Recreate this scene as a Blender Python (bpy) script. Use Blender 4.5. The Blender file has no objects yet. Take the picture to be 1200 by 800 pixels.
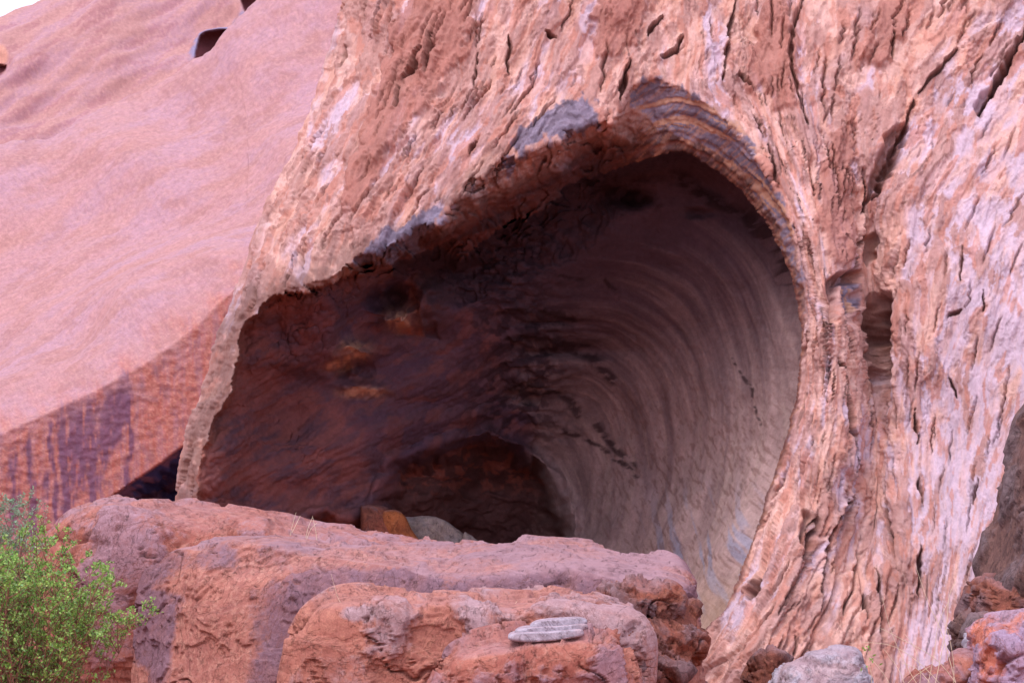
import bpy, math, random
import numpy as np
random.seed(7); rs = np.random.RandomState(11)
SC = bpy.context.scene; COL = SC.collection
R = math.radians
# ------------------------------------------------------------------ camera
F = 2336.0; PITCH = R(5.0); CAMZ = 1.7
cd = bpy.data.cameras.new('camera'); cam = bpy.data.objects.new('camera', cd); COL.objects.link(cam)
cam.location = (0, 0, CAMZ); cam.rotation_euler = (R(90)+PITCH, 0, 0)
cd.sensor_width = 36.0; cd.lens = F/1200*36.0; cd.clip_start = 0.5; cd.clip_end = 6000
SC.camera = cam
# ------------------------------------------------------------------ light
SUN_EL, SUN_AZ = R(60), R(218)      # compass: from behind the camera, to the left
w = bpy.data.worlds.new('World'); SC.world = w; w.use_nodes = True
nt = w.node_tree; nt.nodes.clear()
sky = nt.nodes.new('ShaderNodeTexSky'); sky.sky_type = 'NISHITA'; sky.sun_disc = False
sky.sun_elevation = SUN_EL; sky.sun_rotation = SUN_AZ; sky.air_density = 1.0; sky.dust_density = 4.0; sky.ozone_density = 1.6
bg = nt.nodes.new('ShaderNodeBackground'); bg.inputs[1].default_value = 0.15
wo = nt.nodes.new('ShaderNodeOutputWorld')
ov = nt.nodes.new('ShaderNodeMix'); ov.data_type = 'RGBA'; ov.inputs[0].default_value = .72      # thin bright overcast over the clear sky
ov.inputs[7].default_value = (7.2, 7.1, 9.0, 1); nt.links.new(sky.outputs[0], ov.inputs[6])
nt.links.new(ov.outputs[2], bg.inputs[0]); nt.links.new(bg.outputs[0], wo.inputs[0])
sl = bpy.data.lights.new('sun', 'SUN'); sl.energy = 1.5; sl.angle = R(34); sl.color = (1.0, 0.94, 0.95)
so = bpy.data.objects.new('sun', sl); COL.objects.link(so)
from mathutils import Vector
sd = Vector((math.sin(SUN_AZ)*math.cos(SUN_EL), math.cos(SUN_AZ)*math.cos(SUN_EL), math.sin(SUN_EL)))
so.rotation_euler = sd.to_track_quat('Z', 'Y').to_euler()
vs = SC.view_settings; vs.view_transform = 'Standard'; vs.look = 'None'; vs.gamma = 1.0; vs.use_curve_mapping = False
vs.exposure = 0.45
# ------------------------------------------------------------------ helpers
def P(px, py, Y):
    px = np.asarray(px, float); py = np.asarray(py, float); Y = np.asarray(Y, float)
    a = (px-600)/F; b = (400-py)/F
    ca, sa = math.cos(PITCH), math.sin(PITCH)
    t = Y/(ca-b*sa)
    return np.stack([a*t, np.broadcast_to(Y, t.shape)*1.0, CAMZ+t*(sa+b*ca)], -1)
def Pv(px, py, Y): return P(px, py, Y).tolist()
def sm(e0, e1, x):
    t = np.clip((x-e0)/(e1-e0), 0, 1); return t*t*(3-2*t)
_perm = rs.permutation(65536)
def h1(ix, iy, iz=0, seed=0):
    ix = np.asarray(ix).astype(np.int64); iy = np.asarray(iy).astype(np.int64)
    iz = np.asarray(iz).astype(np.int64)
    a = _perm[(ix*73+seed*131+17) & 65535]
    a = _perm[(a+iy*151+29) & 65535]
    a = _perm[(a+iz*233+7) & 65535]
    return a/65535.0
_g2 = np.stack([np.cos(np.arange(256)/256*2*np.pi), np.sin(np.arange(256)/256*2*np.pi)], -1)
def n2(x, y, seed=0):
    xi = np.floor(x); yi = np.floor(y); fx = x-xi; fy = y-yi
    u = fx*fx*fx*(fx*(fx*6-15)+10); v = fy*fy*fy*(fy*(fy*6-15)+10)
    def g(ax, ay):
        k = (h1(xi+ax, yi+ay, 0, seed)*255.99).astype(int)
        return _g2[k, 0]*(fx-ax)+_g2[k, 1]*(fy-ay)
    a = g(0, 0); b = g(1, 0); c = g(0, 1); d = g(1, 1)
    return ((a+(b-a)*u)*(1-v)+(c+(d-c)*u)*v)*1.5
_g3 = rs.normal(size=(256, 3)); _g3 /= np.linalg.norm(_g3, axis=1)[:, None]
def n3(p, seed=0):
    q = np.floor(p); f = p-q; u = f*f*f*(f*(f*6-15)+10)
    out = 0
    for ax in (0, 1):
        for ay in (0, 1):
            for az in (0, 1):
                k = (h1(q[:, 0]+ax, q[:, 1]+ay, q[:, 2]+az, seed)*255.99).astype(int)
                g = _g3[k]; dd = g[:, 0]*(f[:, 0]-ax)+g[:, 1]*(f[:, 1]-ay)+g[:, 2]*(f[:, 2]-az)
                out = out+dd*(u[:, 0] if ax else 1-u[:, 0])*(u[:, 1] if ay else 1-u[:, 1])*(u[:, 2] if az else 1-u[:, 2])
    return out*1.5
def f2(x, y, o=4, seed=0, gain=.5):
    s = 0; a = 1
    for i in range(o):
        ca, sa = math.cos(.65*i+.5), math.sin(.65*i+.5)
        s = s+a*n2((x*ca-y*sa)*2**i, (x*sa+y*ca)*2**i, seed+i*7); a *= gain
    return s
def f3(p, o=4, seed=0, gain=.5):
    s = 0; a = 1
    for i in range(o):
        s = s+a*n3(p*2**i+i*3.7, seed+i*7); a *= gain
    return s
def wor(x, y, seed=0):
    """2-D cells: F1, F2-F1, cell random a, b, offset from the cell point"""
    xi = np.floor(x); yi = np.floor(y)
    d1 = np.full(x.shape, 9.); d2 = np.full(x.shape, 9.); ra = np.zeros(x.shape); rb = np.zeros(x.shape)
    ox = np.zeros(x.shape); oy = np.zeros(x.shape)
    for ax in (-1, 0, 1):
        for ay in (-1, 0, 1):
            cx = xi+ax; cy = yi+ay
            r1 = h1(cx, cy, 1, seed); r2 = h1(cx, cy, 2, seed)
            dx = x-(cx+r1); dy = y-(cy+r2); d = np.sqrt(dx*dx+dy*dy)
            n = d < d1
            d2 = np.where(n, d1, np.minimum(d2, d)); d1 = np.where(n, d, d1)
            ra = np.where(n, h1(cx, cy, 3, seed), ra); rb = np.where(n, h1(cx, cy, 4, seed), rb)
            ox = np.where(n, dx, ox); oy = np.where(n, dy, oy)
    return d1, d2-d1, ra, rb, ox, oy
def lut(pts, y):
    pts = np.array(pts, float); return np.interp(y, pts[:, 1], pts[:, 0])
def poly_sd(poly, x, y):
    """signed distance to a closed polygon (positive inside) and the inward gradient"""
    P_ = np.array(poly, float); n = len(P_)
    best = np.full(x.shape, 1e9); bx = np.zeros(x.shape); by = np.zeros(x.shape); ins = np.zeros(x.shape, bool)
    for i in range(n):
        a = P_[i]; b = P_[(i+1) % n]; e = b-a
        wx = x-a[0]; wy = y-a[1]
        t = np.clip((wx*e[0]+wy*e[1])/(e@e+1e-9), 0, 1)
        dx = wx-t*e[0]; dy = wy-t*e[1]; d = dx*dx+dy*dy
        m = d < best; best = np.where(m, d, best); bx = np.where(m, dx, bx); by = np.where(m, dy, by)
        if a[1] != b[1]:
            c = ((a[1] > y) != (b[1] > y)) & (x < (b[0]-a[0])*(y-a[1])/(b[1]-a[1])+a[0]); ins ^= c
    d = np.sqrt(best)+1e-6; s = np.where(ins, 1., -1.)
    return d*s, bx/d*s, by/d*s
def line_d(pts, x, y):
    best = np.full(x.shape, 1e9); tt = np.zeros(x.shape)
    pts = np.array(pts, float); n = len(pts)-1
    for i in range(n):
        a = pts[i]; e = pts[i+1]-a; wx = x-a[0]; wy = y-a[1]
        t = np.clip((wx*e[0]+wy*e[1])/(e@e), 0, 1); d = np.hypot(wx-t*e[0], wy-t*e[1])
        m = d < best; best = np.where(m, d, best); tt = np.where(m, (i+t)/n, tt)
    return best, tt
def smooth_poly(pts, k=6, closed=True):
    pts = np.array(pts, float); n = len(pts); out = []
    for i in range(n if closed else n-1):
        p0, p1, p2, p3 = (pts[(i-1) % n], pts[i], pts[(i+1) % n], pts[(i+2) % n]) if closed else (pts[max(i-1, 0)], pts[i], pts[i+1], pts[min(i+2, n-1)])
        for j in range(k):
            t = j/k
            out.append(.5*((2*p1)+(p2-p0)*t+(2*p0-5*p1+4*p2-p3)*t*t+(3*p1-p0-3*p2+p3)*t**3))
    if not closed: out.append(pts[-1])
    return np.array(out)
def srgb(c):
    c = np.asarray(c, float)/255.; return np.where(c <= .04045, c/12.92, ((c+.055)/1.055)**2.4)
def mix(a, b, t): return a+(b-a)*np.asarray(t)[..., None]
def grid_faces(nr, nc):
    i = np.arange(nr*nc).reshape(nr, nc)
    return np.stack([i[:-1, :-1], i[1:, :-1], i[1:, 1:], i[:-1, 1:]], -1).reshape(-1, 4)
def vnorm(v, f):
    n = np.cross(v[f[:, 2]]-v[f[:, 0]], v[f[:, 3]]-v[f[:, 1]])
    out = np.zeros_like(v)
    for k in range(4):
        for c in range(3): out[:, c] += np.bincount(f[:, k], n[:, c], len(v))
    return out/(np.linalg.norm(out, axis=1)[:, None]+1e-12)
def make(name, v, f, mat, parent=None, col=None, attrs=None, smooth=True):
    used = np.zeros(len(v), bool); used[f.ravel()] = True
    if not used.all():
        idx = np.cumsum(used)-1; v = v[used]; f = idx[f]
        if col is not None: col = col[used]
        if attrs: attrs = {k: a[used] for k, a in attrs.items()}
    me = bpy.data.meshes.new(name); k = f.shape[1]
    me.vertices.add(len(v)); me.vertices.foreach_set('co', v.astype(np.float32).ravel())
    me.loops.add(f.size); me.loops.foreach_set('vertex_index', f.astype(np.int32).ravel())
    me.polygons.add(len(f)); me.polygons.foreach_set('loop_start', (np.arange(len(f))*k).astype(np.int32))
    me.polygons.foreach_set('loop_total', np.full(len(f), k, np.int32))
    me.polygons.foreach_set('use_smooth', np.full(len(f), smooth))
    me.update(calc_edges=True)
    if col is not None:
        a = me.attributes.new('Col', 'FLOAT_COLOR', 'POINT')
        a.data.foreach_set('color', np.concatenate([np.clip(col, 0, 1), np.ones((len(col), 1))], 1).astype(np.float32).ravel())
    for kk, aa in (attrs or {}).items():
        a = me.attributes.new(kk, 'FLOAT', 'POINT'); a.data.foreach_set('value', aa.astype(np.float32))
    me.materials.append(mat)
    o = bpy.data.objects.new(name, me); COL.objects.link(o)
    if parent: o.parent = parent
    return o
def tag(o, label=None, cat=None, group=None, kind=None):
    for k, v in (('label', label), ('category', cat), ('group', group), ('kind', kind)):
        if v: o[k] = v
    return o
# ------------------------------------------------------------------ materials
class NT:
    def __init__(s, name, rough=.9, spec=.2):
        s.m = bpy.data.materials.new(name); s.m.use_nodes = True; s.t = s.m.node_tree
        s.b = s.t.nodes['Principled BSDF']; s.b.inputs['Roughness'].default_value = rough
        s.b.inputs['Specular IOR Level'].default_value = spec
    def n(s, ty, **k):
        x = s.t.nodes.new(ty)
        for a, v in k.items(): setattr(x, a, v)
        return x
    def l(s, a, b): s.t.links.new(a, b)
    def noise(s, scale, detail=6, rough=.6, vec=None, dist=0):
        x = s.n('ShaderNodeTexNoise'); x.inputs['Scale'].default_value = scale; x.inputs['Detail'].default_value = detail
        x.inputs['Roughness'].default_value = rough; x.inputs['Distortion'].default_value = dist
        if vec is not None: s.l(vec, x.inputs['Vector'])
        return x.outputs[0]
    def ramp(s, fac, stops):
        x = s.n('ShaderNodeValToRGB'); e = x.color_ramp.elements
        while len(e) < len(stops): e.new(.5)
        for i, (p, c) in enumerate(stops):
            e[i].position = p; e[i].color = (c, c, c, 1) if isinstance(c, (int, float)) else (*c, 1)
        s.l(fac, x.inputs[0]); return x.outputs[0]
    def mixc(s, fac, a, b, mode='MIX'):
        x = s.n('ShaderNodeMix', data_type='RGBA', blend_type=mode)
        for sock, v in ((x.inputs[0], fac), (x.inputs[6], a), (x.inputs[7], b)):
            if isinstance(v, (int, float)): sock.default_value = v
            elif isinstance(v, tuple): sock.default_value = (*v, 1)
            else: s.l(v, sock)
        return x.outputs[2]
    def math(s, op, a, b=None):
        x = s.n('ShaderNodeMath', operation=op)
        for sock, v in ((x.inputs[0], a), (x.inputs[1], b)):
            if v is None: continue
            if isinstance(v, (int, float)): sock.default_value = v
            else: s.l(v, sock)
        return x.outputs[0]
    def attr(s, name):
        x = s.n('ShaderNodeAttribute'); x.attribute_name = name; return x
    def coord(s, scale=(1, 1, 1), rot=(0, 0, 0)):
        c = s.n('ShaderNodeTexCoord'); m = s.n('ShaderNodeMapping'); m.inputs['Scale'].default_value = scale
        m.inputs['Rotation'].default_value = rot; s.l(c.outputs['Object'], m.inputs['Vector']); return m.outputs[0]
    def bump(s, h, strength, dist):
        x = s.n('ShaderNodeBump'); x.inputs['Strength'].default_value = strength; x.inputs['Distance'].default_value = dist
        s.l(h, x.inputs['Height']); s.l(x.outputs[0], s.b.inputs['Normal'])
def attr_rock(name, scale, bump=.03, var=(.78, 1.2), stretch=(1, 1, 1), steps=(1., 0.)):
    t = NT(name); c = t.coord(stretch)
    a = t.attr('Col').outputs['Color']
    n1 = t.noise(scale, 8, .7, c); n2_ = t.noise(scale*5, 4, .7, c)
    g = t.ramp(n1, [(.25, var[0]), (.75, var[1])])
    col = t.mixc(1.0, a, g, 'MULTIPLY')
    g2 = t.ramp(n2_, [(.3, .84), (.7, 1.12)]); col = t.mixc(1.0, col, g2, 'MULTIPLY')
    t.l(col, t.b.inputs['Base Color'])
    sp = t.ramp(t.noise(scale*steps[0], 7, .68, c, .35), [(.385, 0), (.395, .3), (.48, .34), (.487, .62), (.56, .68), (.567, 1)])
    h = t.math('ADD', t.math('MULTIPLY', sp, steps[1]), t.math('ADD', n1, t.math('MULTIPLY', n2_, .35))); h = t.math('ADD', h, t.math('MULTIPLY', t.noise(scale*16, 4, .75, c), .22)); t.bump(h, 1.0, bump)
    return t.m
# ------------------------------------------------------------------ cliff with the wave-shaped cave
RIM = smooth_poly([(224,600),(224,560),(228,530),(242,496),(258,462),(271,420),(274,388),(290,362),(330,336),(372,328),(400,316),(440,296),(480,272),(520,246),(560,214),(590,188),(612,180),(650,164),(690,150),(716,140),(728,120),(742,100),(775,93),(830,122),(880,166),(915,232),(934,290),(945,345),(944,400),(936,480),(911,560),(886,640),(857,708),(826,745),(800,800),(790,960),(226,960)], 5)
INN = smooth_poly([(231,600),(231,562),(236,532),(250,500),(266,464),(279,424),(282,392),(298,368),(334,342),(400,326),(500,298),(575,286),(640,246),(700,204),(765,184),(800,178),(850,208),(890,248),(919,300),(934,350),(939,400),(930,480),(905,560),(880,640),(850,710),(818,748),(790,800),(780,960),(236,960)], 5)
NICHE = smooth_poly([(362,614),(405,612),(438,598),(450,578),(466,546),(510,530),(565,517),(602,526),(640,558),(660,598),(668,650),(690,720),(362,720)], 5)
SIL = [(470,-420),(432,-90),(403,0),(378,90),(350,165),(318,232),(299,270),(289,304),(277,337),(266,371),(257,390),(245,440),(232,474),(220,508),(212,540),(208,575),(208,610),(204,700),(200,960)]
FLOW = [SIL,
 [(900,-420),(700,-60),(690,0),(655,100),(600,190),(540,300),(480,500),(460,960)],
 [(1000,-420),(868,-60),(862,0),(868,100),(906,190),(938,290),(948,370),(944,450),(914,570),(880,670),(832,752),(760,830),(700,960)],
 [(1080,-420),(975,-60),(965,0),(955,150),(975,300),(988,400),(988,500),(972,600),(935,700),(885,800),(830,960)],
 [(1300,-420),(1160,-60),(1130,0),(1080,130),(1046,230),(1040,330),(1042,500),(1050,600),(1052,700),(1040,800),(1020,960)],
 [(1550,-420),(1380,-60),(1330,0),(1240,150),(1180,300),(1145,450),(1125,600),(1110,700),(1095,800),(1080,960)],
 [(1750,-420),(1560,-60),(1510,0),(1420,200),(1340,350),(1265,500),(1200,650),(1150,800),(1120,960)]]
def flow_s(px, py):
    xs = np.stack([lut(c, py) for c in FLOW]); s = np.zeros(px.shape)
    base = [0, 300, 480, 590, 700, 840, 1020]
    for k in range(len(FLOW)-1):
        t = (px-xs[k])/(xs[k+1]-xs[k])
        m = (t >= 0) & (t < 1) if 0 < k < len(FLOW)-2 else ((t < 1) if k == 0 else (t >= 0))
        s = np.where(m, base[k]+t*(base[k+1]-base[k]), s)
    return s
def Yfront(px, py, e):
    """depth of the smooth outer face; e = x of the left silhouette on that row"""
    d = np.clip(px-e, 0, 260)/260
    Y = 44.6+4.6*(1-np.sqrt(np.clip(1-(1-d)**2, 0, 1)))
    Y = Y+(60*np.logaddexp(0, (350-py)/60.)-20)*.0082
    Y = Y-.000016*np.clip(py-380, 0, 600)**2*sm(760, 900, px)
    s = flow_s(px, py)
    Y = Y-1.0*np.exp(-((s-555)/75)**2)*sm(60, 420, py)         # rounded trunk
    Y = Y-.8*sm(690, 1000, s)                                   # wall to the right steps out
    Y = Y+.75*np.exp(-((s-665)/34)**2)*sm(180, 340, py)*(1-sm(560, 740, py))
    Y = Y+.32*f2(px/170., py/230., 3, 5)
    return Y
st = 1.32
rows = np.concatenate([np.arange(-420, -40, 12.), np.arange(-40, 806, st), np.arange(808, 960, 6.)])
ang = np.linspace(-70, 0, 26)[:-1]                               # back side of the left edge
us = np.arange(0, 1080, st); us = us+us*0
PYg, Ug = np.meshgrid(rows, us, indexing='ij')
E = lut(SIL, PYg)
rowm = sm(-40, -200, rows)[:, None]
edge_n = f2(PYg/34., PYg*0+3.1, 4, 77)*3.2
PX = E+Ug*(1+.0)+0.0
PX = E+Ug*(1-.999*np.exp(-Ug/8.0)*0)
EX = E
dI, gx, gy = poly_sd(INN, PX, PYg); dO, hx, hy = poly_sd(RIM, PX, PYg)
# ragged edge, rougher on the left lip
rag = f2(PX/26., PYg/26., 4, 31)*4.2*(1-.5*sm(700, 800, PX)) + .9*f2(PX/6., PYg/6., 2, 33)
stp = np.round(f2(PX/60., PYg/60., 3, 41)*3.2)*4.5*sm(300, 360, PX)*(1-sm(700, 760, PX)); rag = rag+stp*.8
dI = dI+rag; dO = dO+rag*.9+f2(PX/60., PYg/60., 2, 39)*3
# snap vertices to the inner edge so that it stays smooth
snap = np.where(np.abs(dI) < .62*st, -dI, 0); PXs = PX+gx*snap; PYs = PYg+gy*snap
Yf = Yfront(PXs, PYs, E)
inside = dI > 0
band = np.clip(dO/(np.clip(dO, 0, None)+np.clip(-dI, 0, None)+1e-3), 0, 1)*(dO > 0)
band = np.where(inside, 1., band)
bdep = (3.3-2.1*sm(700, 790, PX))*sm(330, 440, PX)+.35
Cx, Cy = 556., 655.
th = np.arctan2(PYs-Cy, PXs-Cx); rad = np.hypot(PXs-Cx, PYs-Cy)
_t = np.arctan2(INN[:, 1]-Cy, INN[:, 0]-Cx); _r = np.hypot(INN[:, 0]-Cx, INN[:, 1]-Cy); _a = np.linspace(-np.pi, np.pi, 361)[:-1]
_o = np.argsort(_t); _q = np.interp(_a, np.concatenate([_t[_o]-2*np.pi, _t[_o], _t[_o]+2*np.pi]), np.tile(_r[_o], 3))
_q = np.convolve(np.tile(_q, 3), np.hanning(75)/np.hanning(75).sum(), 'same')[360:720]
rho = rad/np.interp(th, _a, _q, period=2*np.pi)
dcl = np.clip(dI, 0, None)
gR = 2.0+11.5*(np.sqrt((1-rho)**2+.01)+1-rho)/2 + 1.1*sm(0, 22, dcl)
gL = .25+np.clip((PXs-225)/380, 0, 2)*(1.7+(PYs-150)*.0195)+1.4*(1-np.exp(-dcl/60))
gL = gL+f2(PXs/120., PYs/80., 2, 51)*.55
k_ = 1.1; hmm = np.clip(.5+.5*(gR-gL)/k_, 0, 1)
g = gR*(1-hmm)+gL*hmm-k_*hmm*(1-hmm)
leftm = hmm
dN, _, _ = poly_sd(NICHE, PXs, PYs); dN = dN+f2(PX/30., PYg/30., 3, 61)*6
g = g+1.9*sm(0, 20, dN)+1.0*sm(20, 110, dN)
g = g-.5*np.exp(-((dN+8)/8)**2)
# hollows and knobs of the left ceiling
for (cx, cy, rx, ry, a) in [(462,345,30,13,1.3),(440,352,16,8,.6),(494,352,30,28,-1.1),(418,410,28,12,-.9),(412,434,24,11,1.0),(330,470,60,60,.7),(470,372,24,12,-.6),(380,540,80,40,-.6),(430,455,30,9,-.4),(455,378,20,12,-.5),(478,390,30,7,.35),(735,232,26,9,.8),(660,412,60,9,.55),(640,376,46,7,.4),(820,250,16,5,.4),(600,465,14,11,.35),(622,470,8,9,.4),(560,485,30,10,-.35),(520,605,50,14,-.5),(560,570,30,18,.5),(500,580,22,14,-.5)]:
    q = ((PXs-cx)/rx)**2+((PYs-cy)/ry)**2
    g = g+a*np.exp(-q*1.2)*(1+.5*(rx < 40)*f2(PXs/22., PYs/16., 2, 71))
bdep = bdep*np.clip((dO-dI)/32., .12, 1); bdep = bdep+(1.3-bdep)*sm(0, 70, dI)
Y = Yf+band*bdep+np.where(inside, np.maximum(g-bdep*.35, 0)*sm(-.5, 5, dI)**.8, 0)
# wall tucks out behind the right-hand edge
push = np.where(inside, 26*np.exp(-((dcl-9)/8)**2)*sm(760, 900, PXs)*sm(.5, 4, dcl), 0)
PXs = PXs-gx*push*.6; PYs = PYs-gy*push*.6
# silhouette: front sheet is an ellipse turning away, so columns near u=0 sit on it
base = P(PXs, PYs, Y)
back = []
for a in ang:
    phi = R(a); Yb = Yfront(EX[:, 0], rows, EX[:, 0])
    b0 = P(EX[:, 0], rows, Yb)
    b0 = b0+np.stack([np.full(len(rows), 5.0*(1-math.cos(phi))), np.full(len(rows), -9.0*math.sin(phi)), np.zeros(len(rows))], -1)
    back.append(b0)
back = np.stack(back, 1)
V = np.concatenate([back, base], 1); nr, nc = V.shape[:2]; nb = len(ang)
FA = grid_faces(nr, nc); Vf = V.reshape(-1, 3); N = vnorm(Vf, FA)
def ext(a, fill=None):
    return np.concatenate([np.repeat(a[:, :1], nb, 1) if fill is None else np.full((nr, nb), fill), a], 1).ravel()
px = ext(PX); py = ext(PYg); ins = ext(inside.astype(float)) > .5; bnd = ext(band); dIr = ext(dI); dOr = ext(dO); RHO = ext(rho); TH = ext(th); LM = ext(leftm); DN = ext(dN)
for i in range(nb): px.reshape(nr, nc)[:, i] -= (nb-i)*8
s_ = flow_s(px, py)
# --- flaky bark of the outer face
wx = f2(px/80., py/110., 3, 101)*6+1.2*f2(px/9., py/22., 2, 103); wy = f2(px/60., py/90., 2, 111)*14
A = s_+wx; B = py+wy
fl = 1-.6*sm(690, 860, s_+.10*(py-300))                    # smoother towards the right
fl = fl*(1-.45*np.exp(-np.clip(-dOr, 0, 99)/9.))
c1 = wor(A/27., B/95., 1); c2 = wor((A+40)/13., B/50., 2); c3 = wor(A/6., B/26., 3)
def plate(c, tilt): return (c[2]-.5)+tilt*(c[4]*.9+c[5]*.5)*(c[3]+.25)
e1 = sm(0, .10, c1[1]); e2 = sm(0, .14, c2[1])
m1 = sm(-.15, .35, f2(px/110., py/130., 3, 121)); m2 = sm(-.3, .25, f2(px/60., py/90., 3, 131))
h = .09*plate(c1, .9)*m1+.035*plate(c2, 1.0)*m2+.012*plate(c3, 1.)
h = h-.04*(1-e1)*m1*(c1[3] > .65)-.02*(1-e2)*m2*(c2[3] > .6)
st1 = f2(A/9., B/120., 4, 141, .6); st2 = f2(A/3.6, B/60., 3, 151, .6)
h = h+.022*st1+.008*st2
for per, am, sdd in ((31., .07, 171), (14., .035, 181)):     # shingled scales, each ending in a sharp lip on its right side
    q = A/per+1.1*f2(A/(per*1.5), B/(per*1.3), 4, sdd, .55)
    fr = q-np.floor(q); hv = .5+.7*n2(np.floor(q)*7.31+.5, B/(per*1.6)+np.floor(q)*3.7, sdd+9)
    h = h+am*fr**1.6*(1-sm(.955, 1., fr))*(.35+1.1*hv)*sm(-.25, .15, f2(A/50., B/75., 3, sdd+3))
tn = f2(A/24., B/62., 5, 161, .6)                           # terraces: scales of old crust
lev = [(-.22, .06), (.02, .07), (.24, .08)]
crust = 0
for L, a in lev:
    k = sm(L, L+.035, tn); h = h+a*k*(.5+.5*m1); crust = crust+k/3
h = h*fl*.62
# long cracks and pockets seen in the photograph
cracks = [([(1203,38),(1185,70),(1165,105),(1148,130)],3.6,.8,1),([(1122,58),(1104,78),(1086,96),(1078,110)],2.2,.25,1),([(1070,118),(1062,145),(1050,170)],2.6,.25,1),([(1052,160),(1044,190),(1022,235)],6,.35,1),
 ([(942,0),(930,30),(926,70),(938,120),(946,150)],2.2,.25,1),([(958,604),(952,625),(944,655)],3.2,.8,1),([(990,590),(975,615),(965,645),(958,700)],2.6,.5,1),([(893,682),(882,704)],5,.7,1),([(983,420),(993,450),(998,520),(1000,560)],2.0,.35,0),
 ([(1028,672),(1030,710),(1030,750)],2.2,.45,1),([(1012,690),(1014,730)],2,.35,0),([(640,38),(650,44)],4,.7,0),([(597,40),(594,85)],1.6,.3,0),([(738,75),(728,105),(724,120)],3,.5,1),
 ([(558,168),(550,180)],2.6,.5,0),([(510,40),(508,60),(500,90)],2.2,.35,1),([(497,60),(490,85),(475,95)],2,.3,1),([(470,105),(468,130)],2,.3,1),([(885,110),(868,90),(860,95)],2,.3,1),([(1045,40),(1045,70)],2,.25,0),
 ([(1078,640),(1076,700)],2.4,.4,1),([(1072,480),(1074,520)],1.6,.3,0),([(1110,372),(1128,362)],2.2,.35,0),([(1130,290),(1124,330)],1.5,.25,0),([(1153,340),(1152,365)],1.5,.25,0),([(1112,440),(1122,466)],1.6,.25,0),
 ([(800,45),(790,62),(775,70)],2.4,.35,1),([(775,20),(758,45)],2,.3,1),([(862,0),(854,35),(846,95)],2,.3,1),([(410,55),(400,80)],2.5,.35,0),([(560,60),(556,110)],1.4,.3,0),([(985,280),(1000,300),(1012,275),(1010,200)],1.8,.25,1),
 ([(930,745),(928,770)],1.8,.35,0),([(960,655),(956,720)],2.2,.4,1),([(1075,560),(1082,590)],1.8,.3,0),([(1040,560),(1046,640)],1.5,.25,0),([(1000,690),(985,720)],1.6,.3,0),([(1146,560),(1140,590)],1.8,.3,0)]
brown = np.zeros(px.shape)
outer = ~ins
for pts, wd, dp, sd_ in cracks:
    p_ = np.array(pts); x0, x1 = p_[:, 0].min()-40, p_[:, 0].max()+40; y0, y1 = p_[:, 1].min()-40, p_[:, 1].max()+40
    m = np.where((px > x0) & (px < x1) & (py > y0) & (py < y1))[0]
    X_ = px[m]+n2(px[m]/9., py[m]/13., 201)*3; Y_ = py[m]
    d, t = line_d(pts, X_, Y_); wv = wd*(.35+.9*np.sin(np.pi*np.clip(t, .04, .96)))*(.8+.5*n2(Y_/7., X_/20., 203))
    q = 1-sm(wv*.55, wv*1.15, d); h[m] -= .65*dp*q
    if sd_: h[m] += .10*np.exp(-((d-wv*1.6)/(wd*1.4))**2)*(X_ < np.interp(Y_, *zip(*sorted([(b, a) for a, b in pts]))))
    brown[m] = np.maximum(brown[m], 1-sm(wv*.6, wv*1.8, d))
# hundreds of small scale edges: each a short split along the grain, its left side lifted
NR, NC = nr, nc; S2 = s_.reshape(NR, NC); Y2 = py.reshape(NR, NC); X2 = px.reshape(NR, NC); H2 = h.reshape(NR, NC); B2 = brown.reshape(NR, NC); O2 = outer.reshape(NR, NC)
sg = rs.uniform(-20, 900, 1500); yg = rs.uniform(-40, 800, 1500)
for i in range(1500):
    s0 = sg[i]; y0 = yg[i]; big_ = rs.rand()
    right = s0 > 720+.1*(300-y0)
    if right and big_ < .72: continue
    if not right and n2(np.array([s0/90.]), np.array([y0/110.]), 809)[0]+.25*rs.randn() < -.05: continue
    L = (6+22*big_**2.2)*(1.0 if not right else .9); wd = .6+1.0*big_**3; dp = (.05+.15*big_**2)*(1 if not right else .6)
    r0 = np.searchsorted(rows, y0-L); r1 = np.searchsorted(rows, y0+L)
    if r1-r0 < 3: continue
    sub = (slice(r0, r1), slice(nb, NC)); yy = Y2[sub]; t = (yy-y0)/L
    slope = rs.uniform(-.22, .10); kink = rs.uniform(1, 4); ph = rs.uniform(0, 99)
    cen_ = s0+slope*(yy-y0)+kink*n2(yy/(L*.5)+ph, yy*0+ph, 801)+1.2*n2(yy/3.5+ph, yy*0, 803)
    ds = S2[sub]-cen_; tap = np.clip(1-t*t, 0, 1)
    cut = (1-sm(wd*.5*tap, wd*.5*tap+1.5, np.abs(ds-.8)))*tap**.5*O2[sub]
    lift = np.where(ds < 0, np.exp(np.minimum(ds, 0)/(4+9*big_)), 0)*tap*O2[sub]
    H2[sub] += (.018+.04*big_**1.5)*sm(-5, 60, S2[sub])*lift*(.6 if right else 1)-dp*cut
    B2[sub] = np.maximum(B2[sub], .4*cut)
h = H2.ravel(); brown = B2.ravel()
def pocket(poly, depth, soft, col_amt=1., tl=0):
    global h
    p_ = np.array(poly); x0, x1 = p_[:, 0].min()-30, p_[:, 0].max()+30; y0, y1 = p_[:, 1].min()-30, p_[:, 1].max()+30
    m = np.where((px > x0) & (px < x1) & (py > y0) & (py < y1) & outer)[0]
    d, _, _ = poly_sd(smooth_poly(poly, 4), px[m]+n2(px[m]/12., py[m]/12., 211)*4, py[m]+n2(px[m]/12., py[m]/12., 212)*4)
    q = sm(0, soft, d); h[m] -= depth*q*(1+tl*(y1-py[m])/(y1-y0)); brown[m] = np.maximum(brown[m], q*col_amt)
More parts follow.
